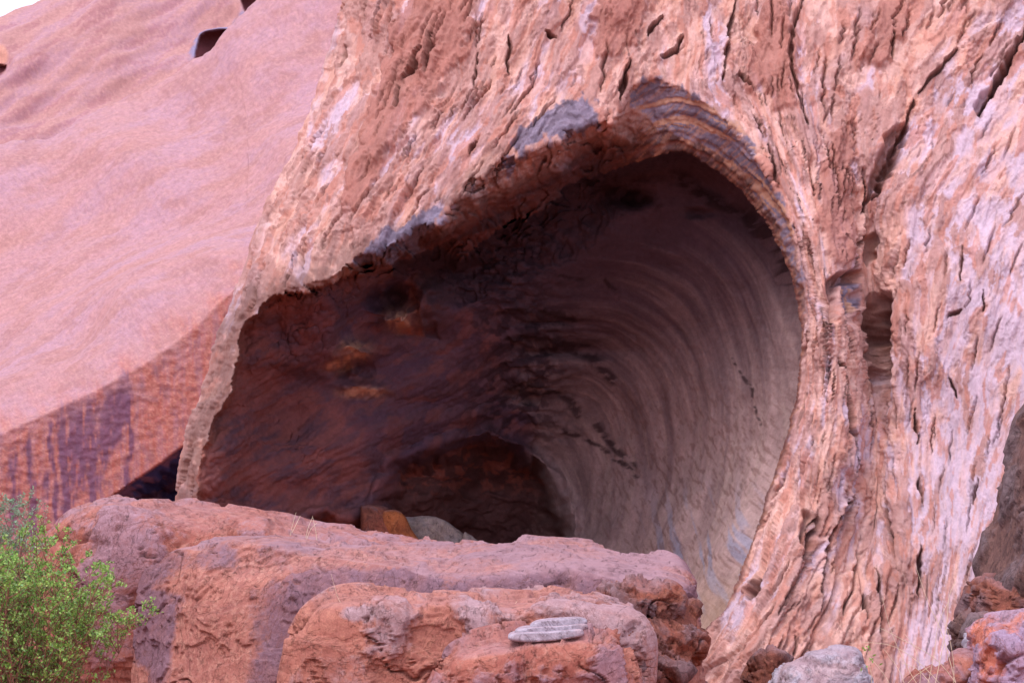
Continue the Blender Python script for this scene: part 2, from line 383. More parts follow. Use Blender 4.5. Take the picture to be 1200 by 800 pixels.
pocket([(1012,350),(1030,341),(1048,342),(1047,380),(1046,440),(1045,478),(1030,462),(1018,430),(1010,390)], .3, 12, .7, .3)
pocket([(1022,364),(1034,358),(1046,362),(1046,400),(1043,440),(1034,415),(1022,392)], .55, 9, .9)
pocket([(964,336),(980,318),(1006,316),(1010,330),(985,338),(982,372),(974,381),(964,372)], .4, 6, .75)
pocket([(984,322),(1004,328),(1010,352),(1012,385),(990,385),(980,360)], .25, 12, 0)
pocket([(1042,150),(1064,150),(1058,180),(1034,215),(1012,250),(1006,246),(1020,200)], .35, 6, .8)
pocket([(1012,280),(1032,272),(1026,300),(1014,315)], .22, 5, .7)
pocket([(940,600),(956,604),(950,640),(942,668),(936,640)], .25, 4, .6)
pocket([(1140,120),(1170,92),(1160,120),(1148,140)], .3, 5, .7)
pocket([(1010,372),(1044,392),(1045,500),(1036,530),(1020,470)], .22, 14, .35)
# bulging crust blocks near the foot of the trunk
foot = sm(430, 620, py)*sm(770, 860, px)*(1-sm(1010, 1080, px))
c4 = wor(A/30., B/110., 9); h = h+foot*(.13*(c4[2]-.4)+.09*c4[4]-.04*(1-sm(0, .1, c4[1])))
rib = np.sin((A-480)/15.+1.5*f2(A/50., B/160., 2, 221))*.04; h = h+rib*foot
# lip strata
lip = np.exp(-np.clip(-dIr, 0, 200)/16.)*outer; soff = (bnd > 0.02) & outer
strat = f2(px/40.+py/90., (py+px*.45)/5., 3, 231, .6)
_k = sm(690, 790, px); strat = strat*(1-_k)+_k*f2(TH*400/240., dIr/9., 3, 235, .5)
bwid = np.clip((dOr-dIr)/30., 0, 1)
h = h*(1-.6*lip)*(1-.85*sm(.02, .2, bnd)*outer)+np.where(outer, .05*lip*f2(px/12., py/10., 4, 241)*sm(0, 8, -dIr)+soff*.05*strat*bwid*(1-sm(10, 24, dOr)*(1-sm(700, 780, px))), 0)
# interior relief
ts = TH*240; rr = RHO*420
arc = f2(ts/130., rr/8.+f2(ts/120., rr/90., 2, 251)*.8, 4, 261, .62); arc3 = f2(ts/170., rr/22., 3, 265, .5); arc2 = f2(ts/60., rr/2.6, 2, 271)
hr = .012*arc*sm(.2, .5, RHO)+.03*f2(px/26., py/26., 3, 281)+.12*f2(ts/110., rr/60., 2, 283)
junc = np.exp(-((px-600-18*n2(py/30., py/90., 5))/55.)**2)*sm(190, 260, py)*(1-sm(470, 560, py))
hr = hr+junc*.13*f2(px/22., py/11., 4, 291, .55)
ns_ = f2((px*.86-py*.5)/46., (px*.5+py*.86)/15., 4, 301, .6)
du = (px*.86-py*.5); dv = (px*.5+py*.86); hl = .02*ns_+.035*f2(du/80., dv/12., 4, 313, .6)+.018*f2(px/9., py/7., 3, 317)+.25*f2(px/150., py/100., 2, 315)
hi = np.where(LM > .5, hl, hr)*sm(.0, .2, np.abs(LM-.5))+np.where(LM > .5, hl, hr)*(1-sm(.0, .2, np.abs(LM-.5)))
nich = sm(0, 16, DN); hi = hi+nich*(.14*f2(px/30., py/20., 4, 331))
h = np.where(ins, hi*sm(1, 10, dIr), h)
fade = np.ones(px.shape); fade[(py < -40)] = .8
Vd = Vf+N*np.sign(-N[:, 1:2]+1e-9)*(h*fade)[:, None]*1.0
Vd.reshape(nr, nc, 3)[:, nb:, :] = Vd.reshape(nr, nc, 3)[:, nb:, :]
# --- colours (the stone's own, plus shade painted on soffit and cave ceiling)
pale = srgb((220, 174, 162)); lav = srgb((202, 180, 198)); tan_ = srgb((178, 132, 124)); rust = srgb((194, 132, 116)); orng = srgb((210, 154, 134)); grey = srgb((108, 100, 120)); lich = srgb((118, 88, 82)); umber = srgb((112, 72, 62))
v1 = f2(A/46., B/120., 4, 401); v2 = f2(A/12., B/36., 4, 411, .6); v3 = f2(px/140., py/140., 3, 421)
c = np.tile(pale, (len(px), 1))
c = mix(c, lav, .85*sm(-.3, .4, v1+.35*v2+.95*sm(620, 860, s_)-.12))
c = mix(c, orng, (.6-.3*sm(680, 860, s_))[...]*sm(-.1, .5, f2(A/20., B/50., 4, 431)+.1-.3*sm(700, 900, s_)))
patm = sm(.16, .34, crust*.55+f2(px/80., py/100., 4, 441)*.65+.12*(1-sm(250, 640, s_))-.34*sm(640, 840, s_)-.05)
c = mix(c, tan_, patm*.85)
c = mix(c, rust, .7*sm(.18, .34, f2(A/14., B/40., 4, 451)+.08*sm(400, 800, py)*sm(780, 850, px)-.16*sm(690, 860, s_)))
c = mix(c, srgb((226, 190, 184)), .25*sm(.1, .6, f2(A/9., B/34., 4, 461, .6)))
ed = (1-e1)*m1*(c1[3] > .45)+(1-e2)*m2*.5
c = mix(c, tan_*.8, np.clip(ed, 0, 1)*.5*fl)
# big patina plates
def blob(poly, soft, sx=14., seed=0, amp=9):
    p_ = np.array(poly); x0, x1 = p_[:, 0].min()-50, p_[:, 0].max()+50; y0, y1 = p_[:, 1].min()-50, p_[:, 1].max()+50
    m = np.where((px > x0) & (px < x1) & (py > y0) & (py < y1))[0]; out = np.zeros(px.shape)
    d, _, _ = poly_sd(smooth_poly(poly, 4), px[m], py[m]); d = d+f2(px[m]/sx, py[m]/sx/1.5, 4, 500+seed)*amp
    out[m] = sm(0, soft, d); return out
for i, pl in enumerate([[(895,0),(925,0),(935,60),(932,125),(905,130),(900,110),(872,105),(880,50)],[(1032,0),(1068,0),(1062,30),(1040,75),(1015,70),(1022,30)],[(980,150),(1000,142),(1002,180),(1000,290),(975,310),(950,230),(965,180)],[(480,0),(560,0),(530,90),(470,170),(430,240),(400,230),(440,110)],[(700,0),(760,0),(740,60),(700,70)]]):
    bm = blob(pl, 5, 14, i); c = mix(c, srgb((172, 116, 104)), bm*.85*outer); Vd += N*np.sign(-N[:, 1:2]+1e-9)*(bm*.10*outer)[:, None]
# weathered grey-brown margin over the left lip
marg = np.exp(-(np.clip(-dIr, 0, 300)/26.)**1.3)*(1-sm(560, 640, px))+sm(-22, -4, dOr)*outer*(1-sm(560, 640, px))*.6
marg = np.clip(marg*(1+.8*f2(px/13., py/13., 4, 471)), 0, 1)
c = mix(c, lich, .75*marg)
gm = np.maximum.reduce([blob([(600,160),(640,128),(690,112),(704,140),(690,158),(640,168),(606,186)], 6, 12, 11), blob([(430,290),(470,262),(512,238),(528,244),(500,280),(498,298),(420,312)], 6, 12, 12), blob([(738,120),(748,94),(780,92),(832,120),(882,166),(918,232),(938,292),(945,345),(932,330),(905,262),(860,200),(800,165),(770,150)], 6, 12, 13), blob([(984,325),(1004,330),(1008,360),(988,362)], 8, 12, 14), blob([(586,188),(602,180),(606,200),(592,206)], 4, 10, 15)])
c = mix(c, mix(np.tile(grey, (len(px), 1)), srgb((138, 128, 148)), sm(-.3, .4, f2(TH*400/110., dIr/9., 4, 481, .55))), gm*outer*.9)
c = mix(c, srgb((198, 146, 116)), gm*outer*.8*sm(.16, .3, f2(TH*400/150., dIr/7.+px/200., 4, 487, .55))*(px > 725))
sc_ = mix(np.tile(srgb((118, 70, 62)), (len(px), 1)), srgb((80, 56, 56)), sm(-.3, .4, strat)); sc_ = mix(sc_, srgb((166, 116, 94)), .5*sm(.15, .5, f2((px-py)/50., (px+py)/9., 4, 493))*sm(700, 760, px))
maroon = mix(np.tile(srgb((98, 54, 52)), (len(px), 1)), srgb((70, 44, 50)), sm(-.3, .4, f2(px/50.+py/90., (py+px*.45)/14., 4, 494)))  # soffit maroon, darkened to paint in the shade under the brow
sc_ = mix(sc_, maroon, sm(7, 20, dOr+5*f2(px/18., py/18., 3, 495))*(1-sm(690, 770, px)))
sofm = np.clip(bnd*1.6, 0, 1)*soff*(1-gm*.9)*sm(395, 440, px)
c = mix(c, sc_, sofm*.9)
sR = soff & (px > 745)
c = mix(c, srgb((180, 128, 104)), .5*sR*sm(.1, .4, f2((px-py)/60., (px+py)/6., 3, 491)))
c = mix(c, umber, np.clip(brown, 0, 1)*.8)
# interior colours
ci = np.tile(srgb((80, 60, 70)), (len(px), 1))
lit_ramp = sm(.36, 1.05, np.clip((py-150)/520., 0, 1)*.95+np.clip((px-600)/700., 0, 1)*.6+.08*arc)  # ceiling shade painted into the colour: dark above, beige low on the right
ci = mix(ci, srgb((186, 156, 152)), lit_ramp)
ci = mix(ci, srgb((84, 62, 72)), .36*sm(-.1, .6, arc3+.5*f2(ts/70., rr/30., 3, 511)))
ci = mix(ci, srgb((176, 150, 142)), .5*sm(.2, .5, f2(ts/220., rr/5., 3, 521))*sm(.3, .8, lit_ramp))
ci = mix(ci, srgb((150, 150, 172)), .75*sm(.12, .4, f2((px-py*.2)/13., py/90., 3, 531))*sm(540, 650, py)*sm(720, 800, px))
spk = sm(.1, .5, f2((px-py*.35)/5., py/13., 3, 541)+.25*n2(px/60., py/60., 542)-.05)
ci = mix(ci, srgb((124, 88, 80)), .5*spk*sm(380, 520, py)*sm(650, 760, px))
ci = mix(ci, srgb((182, 150, 124)), .6*sm(640, 740, py)*sm(780, 830, px))
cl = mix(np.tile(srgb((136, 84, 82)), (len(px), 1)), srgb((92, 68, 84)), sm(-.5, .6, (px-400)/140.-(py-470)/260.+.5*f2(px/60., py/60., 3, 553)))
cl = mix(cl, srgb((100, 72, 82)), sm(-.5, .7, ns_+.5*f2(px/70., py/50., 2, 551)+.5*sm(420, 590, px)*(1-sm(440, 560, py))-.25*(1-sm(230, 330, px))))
cl = mix(cl, srgb((140, 84, 76)), .4*sm(.1, .5, f2(px/26.+py/40., py/22., 3, 561)+.25*sm(430, 600, py)*(1-sm(250, 420, px))))
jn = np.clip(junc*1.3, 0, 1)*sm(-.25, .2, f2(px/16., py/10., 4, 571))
for (cx, cy, rx, ry) in [(470,372,20,16),(415,412,20,14),(395,428,16,8),(500,340,22,24),(425,460,26,7),(486,388,16,6)]:
    q = np.exp(-(((px-cx)/rx)**2+((py-cy)/ry)**2)**1.5)*(.4+.7*sm(-.4, .4, f2(px/10., py/12., 4, 577)))
    cl = mix(cl, srgb((206, 158, 132)) if cx < 480 else srgb((158, 96, 78)), np.clip(q, 0, .9))
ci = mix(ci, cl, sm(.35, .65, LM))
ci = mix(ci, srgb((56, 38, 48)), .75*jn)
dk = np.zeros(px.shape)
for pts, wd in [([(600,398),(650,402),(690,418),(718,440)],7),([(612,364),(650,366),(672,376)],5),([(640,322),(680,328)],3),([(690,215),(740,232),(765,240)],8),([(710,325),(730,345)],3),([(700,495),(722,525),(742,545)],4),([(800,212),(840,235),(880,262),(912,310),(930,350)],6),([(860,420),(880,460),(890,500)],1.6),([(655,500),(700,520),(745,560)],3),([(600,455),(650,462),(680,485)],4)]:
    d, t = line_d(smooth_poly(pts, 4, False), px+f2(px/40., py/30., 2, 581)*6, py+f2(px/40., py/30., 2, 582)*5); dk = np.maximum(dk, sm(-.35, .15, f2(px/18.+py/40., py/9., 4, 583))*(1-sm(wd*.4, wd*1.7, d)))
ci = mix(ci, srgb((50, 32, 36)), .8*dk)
ci = mix(ci, srgb((122, 84, 80)), nich*.8)
ci = mix(ci, srgb((176, 106, 92)), nich*.8*sm(.0, .3, f2(px/18., py/10., 4, 591))*(1-sm(560, 590, py)))
rimc = np.exp(-np.clip(dIr, 0, 200)/7.)*(px < 460)
ci = mix(ci, srgb((150, 96, 80)), rimc*.7)
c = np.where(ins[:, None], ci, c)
cliff_mat = attr_rock('weathered_sandstone', 1.6, .05, (.84, 1.14), (1, 1, .42), (1.3, .3))
cave_mat = attr_rock('cave_sandstone', 1.4, .05, (.8, 1.18))
fins = ins[FA].all(1)
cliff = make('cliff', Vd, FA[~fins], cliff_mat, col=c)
tag(cliff, 'flaking pink and lavender sandstone cliff arching around the wave-shaped cave', kind='structure')
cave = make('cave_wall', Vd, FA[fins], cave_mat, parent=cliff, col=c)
cave['label'] = 'dark maroon to beige hollow wall inside the cave'
# ------------------------------------------------------------------ smooth hillsides on the left
def hill(name, ridge, x0, x1, ybot, Yb, Yt, step, seed, colf, label, Yfun, snap=None):
    cols = np.arange(x0, x1, step); nv = int((ybot-(-5))/step)
    top = lut([(b, a) for a, b in ridge], cols)
    top = top+f2(cols/30., cols*0+.5, 3, seed)*2
    vv = np.linspace(0, 1, nv)
    PYh = top[None, :]+(ybot-top[None, :])*vv[:, None]**1.0; PXh = np.broadcast_to(cols[None, :], PYh.shape)
    if snap is not None:
        PXh = PXh.copy(); PYh = PYh.copy()
        for pl in snap:
            d_, ax_, ay_ = poly_sd(pl, PXh, PYh); k_ = np.abs(d_) < .62*step; PXh -= np.where(k_, d_*ax_, 0)*1.0; PYh -= np.where(k_, d_*ay_, 0)
    Yh, hh = Yfun(PXh, PYh, top[None, :])
    base = P(PXh, PYh, Yh)
    bk = []
    for k in range(10, 0, -1):
        t = k/10.; q = base[0].copy(); q[:, 1] += 18*math.sin(t*1.5); q[:, 2] -= 9*(1-math.cos(t*1.5)); bk.append(q)
    V = np.concatenate([np.stack(bk), base], 0); nr_, nc_ = V.shape[:2]; f = grid_faces(nr_, nc_); v = V.reshape(-1, 3)
    nn = vnorm(v, f); s = np.sign(-nn[:, 1:2]); H = np.concatenate([np.repeat(hh[:1], 10, 0), hh], 0).ravel()
    v = v+nn*s*H[:, None]
    PXx = np.concatenate([np.repeat(PXh[:1], 10, 0), PXh], 0).ravel(); PYy = np.concatenate([np.repeat(PYh[:1], 10, 0), PYh], 0).ravel()
    o = make(name, v, f, hill_mat, col=colf(PXx, PYy)); tag(o, label, kind='structure'); return o
hill_mat = attr_rock('smooth_sandstone', 2.6, .05, (.8, 1.18))
BRK = [(-200,590),(0,508),(60,482),(110,458),(160,432),(205,402),(240,372),(275,338),(330,300),(700,100)]
HOL = smooth_poly([(122,592),(140,574),(165,557),(190,540),(216,521),(300,470),(300,640),(215,640),(122,640)], 4)
def near_Y(x, y, top):
    bl = np.interp(x, [a for a, b in BRK], [b for a, b in BRK])
    up = y < bl
    Yb = 88+.012*(x-100)
    Y = Yb+np.where(up, (bl-y)*.105, 0)+np.where(up, 0, (y-bl)*-.004)
    Y = Y+3.0*np.exp(-(np.clip(y-top, 0, 300)/22.))*1.2
    d = (y+x*.62)                                  # soft diagonal swells
    hh = 1.3*np.sin((y+.50*x)/66.+1.0*f2(x/220., y/160., 2, 603))*sm(0, 60, bl-y)+.28*f2((x*.9-y*.5)/150., d/60., 2, 605)*sm(-10, 60, bl-y)+.05*f2(x/10., y/8., 4, 607)
    dh, _, _ = poly_sd(HOL, x, y); dh = dh-.4
    Y = Y+np.where(dh > 0, 1.5+sm(0, 40, dh)*5, 0)*sm(0, 2.5, dh)
    hh = hh*sm(2, 30, np.abs(dh))+np.where(dh > 0, .3*f2(x/20., y/10., 3, 613), 0)*sm(4, 16, dh)
    for (a, b, r_) in [(25,200,2.5),(52,190,2)]:
        q = np.hypot(x-a, (y-b)*1.6); hh = hh+.14*np.exp(-(q/r_)**2)
    return Y, hh
pk = srgb((180, 133, 135)); pl_ = srgb((176, 139, 154)); pd = srgb((166, 118, 114)); cr = srgb((198, 152, 144))
def near_c(x, y):
    bl = np.interp(x, [a for a, b in BRK], [b for a, b in BRK])
    c = np.tile(pk, (len(x), 1)); d = y+.55*x
    a = f2((x-y*.4)/150., d/34., 4, 621, .6)
    c = mix(c, pl_, .6*sm(-.6, .6, a)); c = mix(c, pd, .6*sm(.05, .5, f2((x-y*.4)/90., d/20., 4, 625, .6)))
    g = f2(x/3.6+y/9., y/2.8, 3, 627, .7); c = mix(c, srgb((184, 134, 124)), .32*sm(-.2, .5, f2((x-y*.4)/90., (y+.55*x)/26., 5, 623, .65))); c = mix(c, cr, .34*sm(.1, .6, g)); c = mix(c, pd*.9, .28*sm(.1, .6, -g))
    face = sm(-38, 42, y-bl+f2(x/30., y/30., 4, 631)*26)
    fc = mix(np.tile(srgb((178, 112, 102)), (len(x), 1)), srgb((172, 118, 120)), sm(-.2, .4, f2(x/9., y/60., 4, 633)))
    fc = mix(fc, srgb((180, 98, 80)), .35*sm(0, .5, f2(x/5., y/90., 3, 635)))
    fc = mix(fc, srgb((214, 160, 140)), .35*sm(0, .5, g))
    xw = x+f2(x/60., y/90., 3, 636)*7; st_ = np.zeros(len(x)); ln = y-bl
    for (xc, wd, a_, y0_, y1_) in [(16,9,.7,30,140),(36,5,.9,20,170),(52,7,.5,60,120),(64,3,.9,10,150),(78,8,1.,0,150),(97,11,1.1,5,110),(110,4,.8,30,165),(122,9,1.,8,120),(141,12,1.2,0,75),(150,4,.9,50,150),(166,5,.5,10,60),(-30,20,.9,20,160),(188,3,.35,10,90),(214,4,.3,0,50)]:
        st_ = st_+a_*np.exp(-((xw-xc)/wd)**2)*sm(y0_-14, y0_+12, ln)*(1-sm(y1_-40, y1_+30, ln))
    st_ = st_*(.85+.5*f2(x/6., y/60., 4, 638, .7)+.3*f2(x/14., y/18., 3, 640))+.16*f2(x/3.5, y/12., 3, 639)-.12
    fc = mix(fc, srgb((104, 74, 104)), .8*sm(.0, .6, st_))
    fc = mix(fc, srgb((112, 80, 98)), .35*sm(.28, .6, f2(x/12., y/14., 3, 641)+.3*np.exp(-((x-190)/30)**2-((y-405)/14)**2)))
    c = mix(c, fc, face)
    dh, _, _ = poly_sd(HOL, x, y); c = mix(c, mix(np.tile(srgb((66, 64, 104)), (len(x), 1)), srgb((120, 88, 108)), sm(0, .3, f2(x/25., y/14., 3, 643)+.3*sm(555, 590, y))), sm(0, 3, dh))  # wedge hollow: its deep blue shade is painted into the rock colour
    return c
RID1 = [(-260,330),(-100,235),(0,185),(60,166),(122,134),(150,112),(185,98),(232,72),(262,54),(300,24),(322,4),(380,-44),(450,-110),(640,-240)]
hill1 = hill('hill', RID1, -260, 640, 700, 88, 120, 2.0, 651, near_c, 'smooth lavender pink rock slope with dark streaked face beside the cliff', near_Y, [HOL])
def far_Y(x, y, top):
    Y = 165+(700-y)*.12+3.5*np.exp(-np.clip(y-top, 0, 300)/16.)
    hh = .9*np.sin((y+.45*x)/34.+1.2*f2(x/120., y/120., 2, 661))+.8*f2((x-y*.4)/120., (y+.55*x)/36., 3, 663)+.08*f2(x/7., y/6., 4, 665)
    for poly, dp in FARH:
        d, _, _ = poly_sd(poly, x, y); d = d-.4
        Y = Y+np.where(d > 0, dp*sm(0, 2.2, d), 0); hh = hh*sm(1, 12, np.abs(d))
    return Y, hh
FARH = [(smooth_poly([(232,46),(238,38),(250,35),(259,34),(268,36),(262,50),(245,72),(228,72)], 4), 3.4), (smooth_poly([(283,6),(284,-8),(330,-16),(330,4),(304,26),(288,16)], 4), 3.8), (smooth_poly([(-12,78),(6,76),(8,82),(0,90),(-12,94)], 4), 1.8)]
def far_c(x, y):
    c = np.tile(srgb((178, 132, 128)), (len(x), 1)); d = y+.55*x
    c = mix(c, srgb((174, 134, 146)), .7*sm(-.4, .5, f2((x-y*.4)/120., d/22., 4, 671, .6))); c = mix(c, srgb((158, 106, 112)), .5*sm(.05, .5, f2((x-y*.4)/70., d/16., 4, 673, .6)))
    g = f2(x/4., y/3.2, 3, 675, .7); c = mix(c, cr, .4*sm(.1, .6, g))
    ln, _ = line_d([(228,60),(240,40),(268,34),(284,22),(300,18)], x, y)
    c = mix(c, srgb((132, 132, 166)), .8*(1-sm(3, 11, ln+n2(x/6., y/6., 677)*4)))
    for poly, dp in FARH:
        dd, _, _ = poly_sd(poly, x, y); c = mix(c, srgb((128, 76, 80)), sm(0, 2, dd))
    c = mix(c, srgb((206, 150, 130)), .8*(1-sm(5, 9, np.hypot(x-3, (y-68)*.8))))
    return c
RID2 = [(-300,190),(-60,46),(-20,30),(0,23),(18,12),(42,-1),(90,-22),(160,-44),(300,-70),(500,-95),(640,-110)]
hill2 = hill('hill', RID2, -300, 640, 420, 165, 200, 2.0, 681, far_c, 'farther smooth pink rock slope with small hollows under the white sky', far_Y, [p for p, _ in FARH])
# ------------------------------------------------------------------ ground
def build_ground():
    xs = np.concatenate([-np.geomspace(2500, 60, 14), np.linspace(-50, 50, 90), np.geomspace(60, 2500, 14)])
    ys = np.concatenate([-np.geomspace(2500, 20, 12), np.linspace(-10, 90, 120), np.geomspace(100, 3500, 14)])
    Yg, Xg = np.meshgrid(ys, xs, indexing='ij')
    Z = -1.9*sm(2, 22, Yg)+.10*f2(Xg/5., Yg/5., 4, 701)*np.exp(-(np.hypot(Xg, Yg-30)/120)**2)-.0
    v = np.stack([Xg, Yg, Z], -1).reshape(-1, 3); f = grid_faces(len(ys), len(xs))[:, ::-1]
    t = NT('red_sand'); c = t.coord()
    n = t.noise(1.3, 8, .65, c); n_ = t.noise(30, 4, .7, c)
    t.l(t.mixc(n_, t.mixc(n, tuple(srgb((170, 88, 60))), tuple(srgb((196, 120, 84)))), tuple(srgb((150, 84, 62)))), t.b.inputs['Base Color']); t.bump(t.math('ADD', n, n_), 1, .04)
    o = make('ground', v, f, t.m); tag(o, kind='structure')
build_ground()
# ------------------------------------------------------------------ boulders
def boulder_mat(name, base, dark, patina, light, pscale=.55, pthr=.5, scale=1.0, top=tuple(srgb((172, 136, 142))), topk=.45):
    t = NT(name, .88); c = t.coord()
    big = t.noise(pscale*scale, 7, .62, c, .6); mid = t.noise(1.9*scale, 8, .68, c, .3); fine = t.noise(9*scale, 6, .72, c); gr = t.noise(38*scale, 3, .7, c)
    a = t.mixc(t.ramp(mid, [(.36, 0), (.62, 1)]), dark, base)
    a = t.mixc(t.ramp(fine, [(.48, 0), (.7, .55)]), a, light)
    pat = t.math('ADD', big, t.math('MULTIPLY', t.attr('pat').outputs['Fac'], 1.0))
    pm = t.ramp(t.math('ADD', pat, t.math('MULTIPLY', t.math('SUBTRACT', fine, .5), .22)), [(pthr-.03, 0), (pthr+.09, .85)])
    pc = t.mixc(t.ramp(fine, [(.35, 0), (.65, 1)]), tuple(x*.62 for x in patina), patina)
    a = t.mixc(t.math('MULTIPLY', pm, t.ramp(mid, [(.3, .55), (.55, 1)])), a, pc)
    veins = t.noise(1.1*scale, 5, .6, c, 1.4)
    a = t.mixc(t.ramp(veins, [(.485, 0), (.5, .6), (.515, 0)]), a, tuple(x*.4 for x in dark))
    a = t.mixc(1., a, t.ramp(gr, [(.3, .8), (.7, 1.18)]), 'MULTIPLY')
    a = t.mixc(t.math('MULTIPLY', t.attr('crack').outputs['Fac'], .6), a, tuple(x*.45 for x in dark))
    tp = t.math('MULTIPLY', t.attr('top').outputs['Fac'], t.ramp(t.math('ADD', big, t.math('MULTIPLY', fine, .3)), [(.5, topk*.3), (.74, topk)]))  # upward faces: lavender dust, paler to paint in skylight on the tops
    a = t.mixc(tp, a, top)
    t.l(a, t.b.inputs['Base Color'])
    stn = t.noise(.75*scale, 9, .66, c, .5)
    sp = t.ramp(stn, [(.40, 0), (.406, .3), (.48, .34), (.486, .62), (.57, .68), (.576, 1)])
    hgt = t.math('ADD', t.math('MULTIPLY', sp, .75), t.math('ADD', t.math('MULTIPLY', mid, .3), t.math('ADD', t.math('MULTIPLY', fine, .4), t.math('MULTIPLY', gr, .12))))
    t.bump(hgt, 1, .055); return t.m
def cube_sphere(n):
    a = np.tan(np.linspace(-1, 1, n+1)*np.pi/4); A_, B_ = np.meshgrid(a, a, indexing='ij'); o = np.ones_like(A_)
    S = [(o, A_, B_), (-o, B_, A_), (B_, o, A_), (A_, -o, B_), (A_, B_, o), (B_, A_, -o)]
    vs_ = []; fs = []; k = 0
    for s in S:
        p = np.stack(s, -1).reshape(-1, 3); vs_.append(p); fs.append(grid_faces(n+1, n+1)[:, ::1]+k); k += len(p)
    v = np.concatenate(vs_); f = np.concatenate(fs)
    key = np.round(v*1e5).astype(np.int64); _, first, inv = np.unique(key, axis=0, return_index=True, return_inverse=True)
    inv = np.asarray(inv).ravel(); v = v[first]; f = inv[f]; v /= np.linalg.norm(v, axis=1)[:, None]
    cen = v[f].mean(1); nn = np.cross(v[f[:, 2]]-v[f[:, 0]], v[f[:, 3]]-v[f[:, 1]])
    flip = (nn*cen).sum(1) < 0; f[flip] = f[flip][:, ::-1]
    return v, f
CS = {}
def rock(name, outline, Y, depth, mat, label=None, res=60, n=3.6, seed=0, rough=1.0, slope=0.0, cuts=(), cat='boulder', parent=None, group=None, plates=1.0, patbias=0, fine=1.0, stains=()):
    if res not in CS: CS[res] = cube_sphere(res)
    d, f = CS[res]
    pts = P([a for a, b in outline], [b for a, b in outline], Y)[:, [0, 2]]
    pc = np.array([(a, b) for a, b in smooth_poly(pts, 5)])
    lo = pc.min(0); hi = pc.max(0); cen = (lo+hi)/2; half = (hi-lo)/2
    q = (pc-cen)/half; ta = np.arctan2(q[:, 1], q[:, 0]); ra = np.hypot(q[:, 0], q[:, 1]); od = np.argsort(ta); ta = ta[od]; ra = ra[od]
    ta = np.concatenate([ta-2*np.pi, ta, ta+2*np.pi]); ra = np.tile(ra, 3)
    m = np.hypot(d[:, 0], d[:, 2]); t_ = np.arctan2(d[:, 2], d[:, 0]); Rr = np.interp(t_, ta, ra)
    tt = 1/((m/Rr)**n+np.abs(d[:, 1])**n)**(1/n)
    v = np.stack([d[:, 0]*tt*half[0], d[:, 1]*tt*depth, d[:, 2]*tt*half[1]], -1)
    up = sm(-.6, .6, d[:, 2]*tt); v[:, 2] += (v[:, 1]-depth*.6)*slope*up
    S = max(half.max(), depth)*.5+.25*min(half)
    for (nx, ny, nz, off, sf) in cuts:               # planar breaks
        nv_ = np.array([nx, ny, nz], float); nv_ /= np.linalg.norm(nv_); dd = v@nv_-off*min(half.min(), depth)
        v -= np.where(dd > 0, dd*(1-sf), 0)[:, None]*nv_
    nn = vnorm(v, f); o3 = np.array([seed*13.7, seed*5.1, seed*3.3]); w = v+o3
    L = min(half.min(), depth)
    h = .07*L*f3(w/(L*1.1), 3, seed)*rough+.024*f3(w/.6, 4, seed+3, .5)*rough*fine+.006*f3(w/.12, 2, seed+9, .6)*fine
    tn_ = f3(w/np.array([.9, .9, .7])/max(.5, min(1.6, L)), 5, seed+21, .5); pat = np.zeros(len(v))
    edge = np.zeros(len(v))
    for Lv, a in ((-.12, .05), (.1, .07), (.3, .06)):
        k = sm(Lv, Lv+.03, tn_); h += a*k*plates; pat += k*.05; edge += np.exp(-((tn_-Lv-.005)/.012)**2)
    cr_ = np.abs(f3(w/1.3+f3(w/.5, 2, seed+41)[:, None]*.12, 2, seed+31)); ck = 1-sm(.006, .03, cr_); ck *= sm(.0, .25, f3(w/1.7, 2, seed+33)+.05)
    h -= .10*ck*plates
    v = v+nn*h[:, None]
    sx = 600+F*(v[:, 0]+cen[0])/(v[:, 1]+Y); sy = 604-F*(v[:, 2]+cen[1]-CAMZ)/(v[:, 1]+Y)
    for (a_, b_, ra_, rb_, am_) in stains: pat += am_*np.exp(-(((sx-a_)/ra_)**2+((sy-b_)/rb_)**2)**2)
    loc = P(0, 0, Y); c3 = np.array([cen[0], Y, cen[1]])
    o = make(name, v, f, mat, parent=parent, attrs={'top': sm(.72, .96, nn[:, 2]), 'pat': pat+patbias*.1, 'crack': np.clip(ck*.8+edge*.45*plates, 0, 1)})
    o.location = c3
    if cat and parent is None: tag(o, label, cat, group)
    elif label: o['label'] = label
    return o
ORG = tuple(srgb((172, 108, 92))); DRK = tuple(srgb((148, 86, 76))); PAT = tuple(srgb((162, 128, 140))); LGT = tuple(srgb((194, 144, 128)))
m_org = boulder_mat('orange_boulder_stone', ORG, DRK, PAT, LGT, .5, .60)
m_fro = boulder_mat('rusty_boulder_stone', tuple(srgb((182, 120, 104))), tuple(srgb((156, 98, 86))), tuple(srgb((176, 148, 154))), tuple(srgb((200, 140, 116))), .7, .62, topk=.3)
m_mid = boulder_mat('mottled_boulder_stone', tuple(srgb((174, 114, 100))), tuple(srgb((146, 92, 84))), tuple(srgb((128, 100, 116))), tuple(srgb((206, 156, 136))), .42, .56, topk=.65)
m_brn = boulder_mat('brown_boulder_stone', tuple(srgb((142, 82, 66))), tuple(srgb((104, 64, 58))), tuple(srgb((128, 106, 112))), tuple(srgb((168, 108, 84))), .6, .6)
m_gry = boulder_mat('grey_brown_stone', tuple(srgb((122, 90, 84))), tuple(srgb((88, 64, 62))), tuple(srgb((122, 104, 108))), tuple(srgb((150, 112, 98))), .6, .55)
m_lav = boulder_mat('lavender_stone', tuple(srgb((192, 168, 174))), tuple(srgb((160, 134, 142))), tuple(srgb((184, 176, 190))), tuple(srgb((214, 186, 184))), .9, .5)
m_dgr = boulder_mat('pale_cave_slab_stone', tuple(srgb((166, 150, 146))), tuple(srgb((132, 114, 110))), tuple(srgb((152, 142, 144))), tuple(srgb((190, 172, 150))), .9, .55)
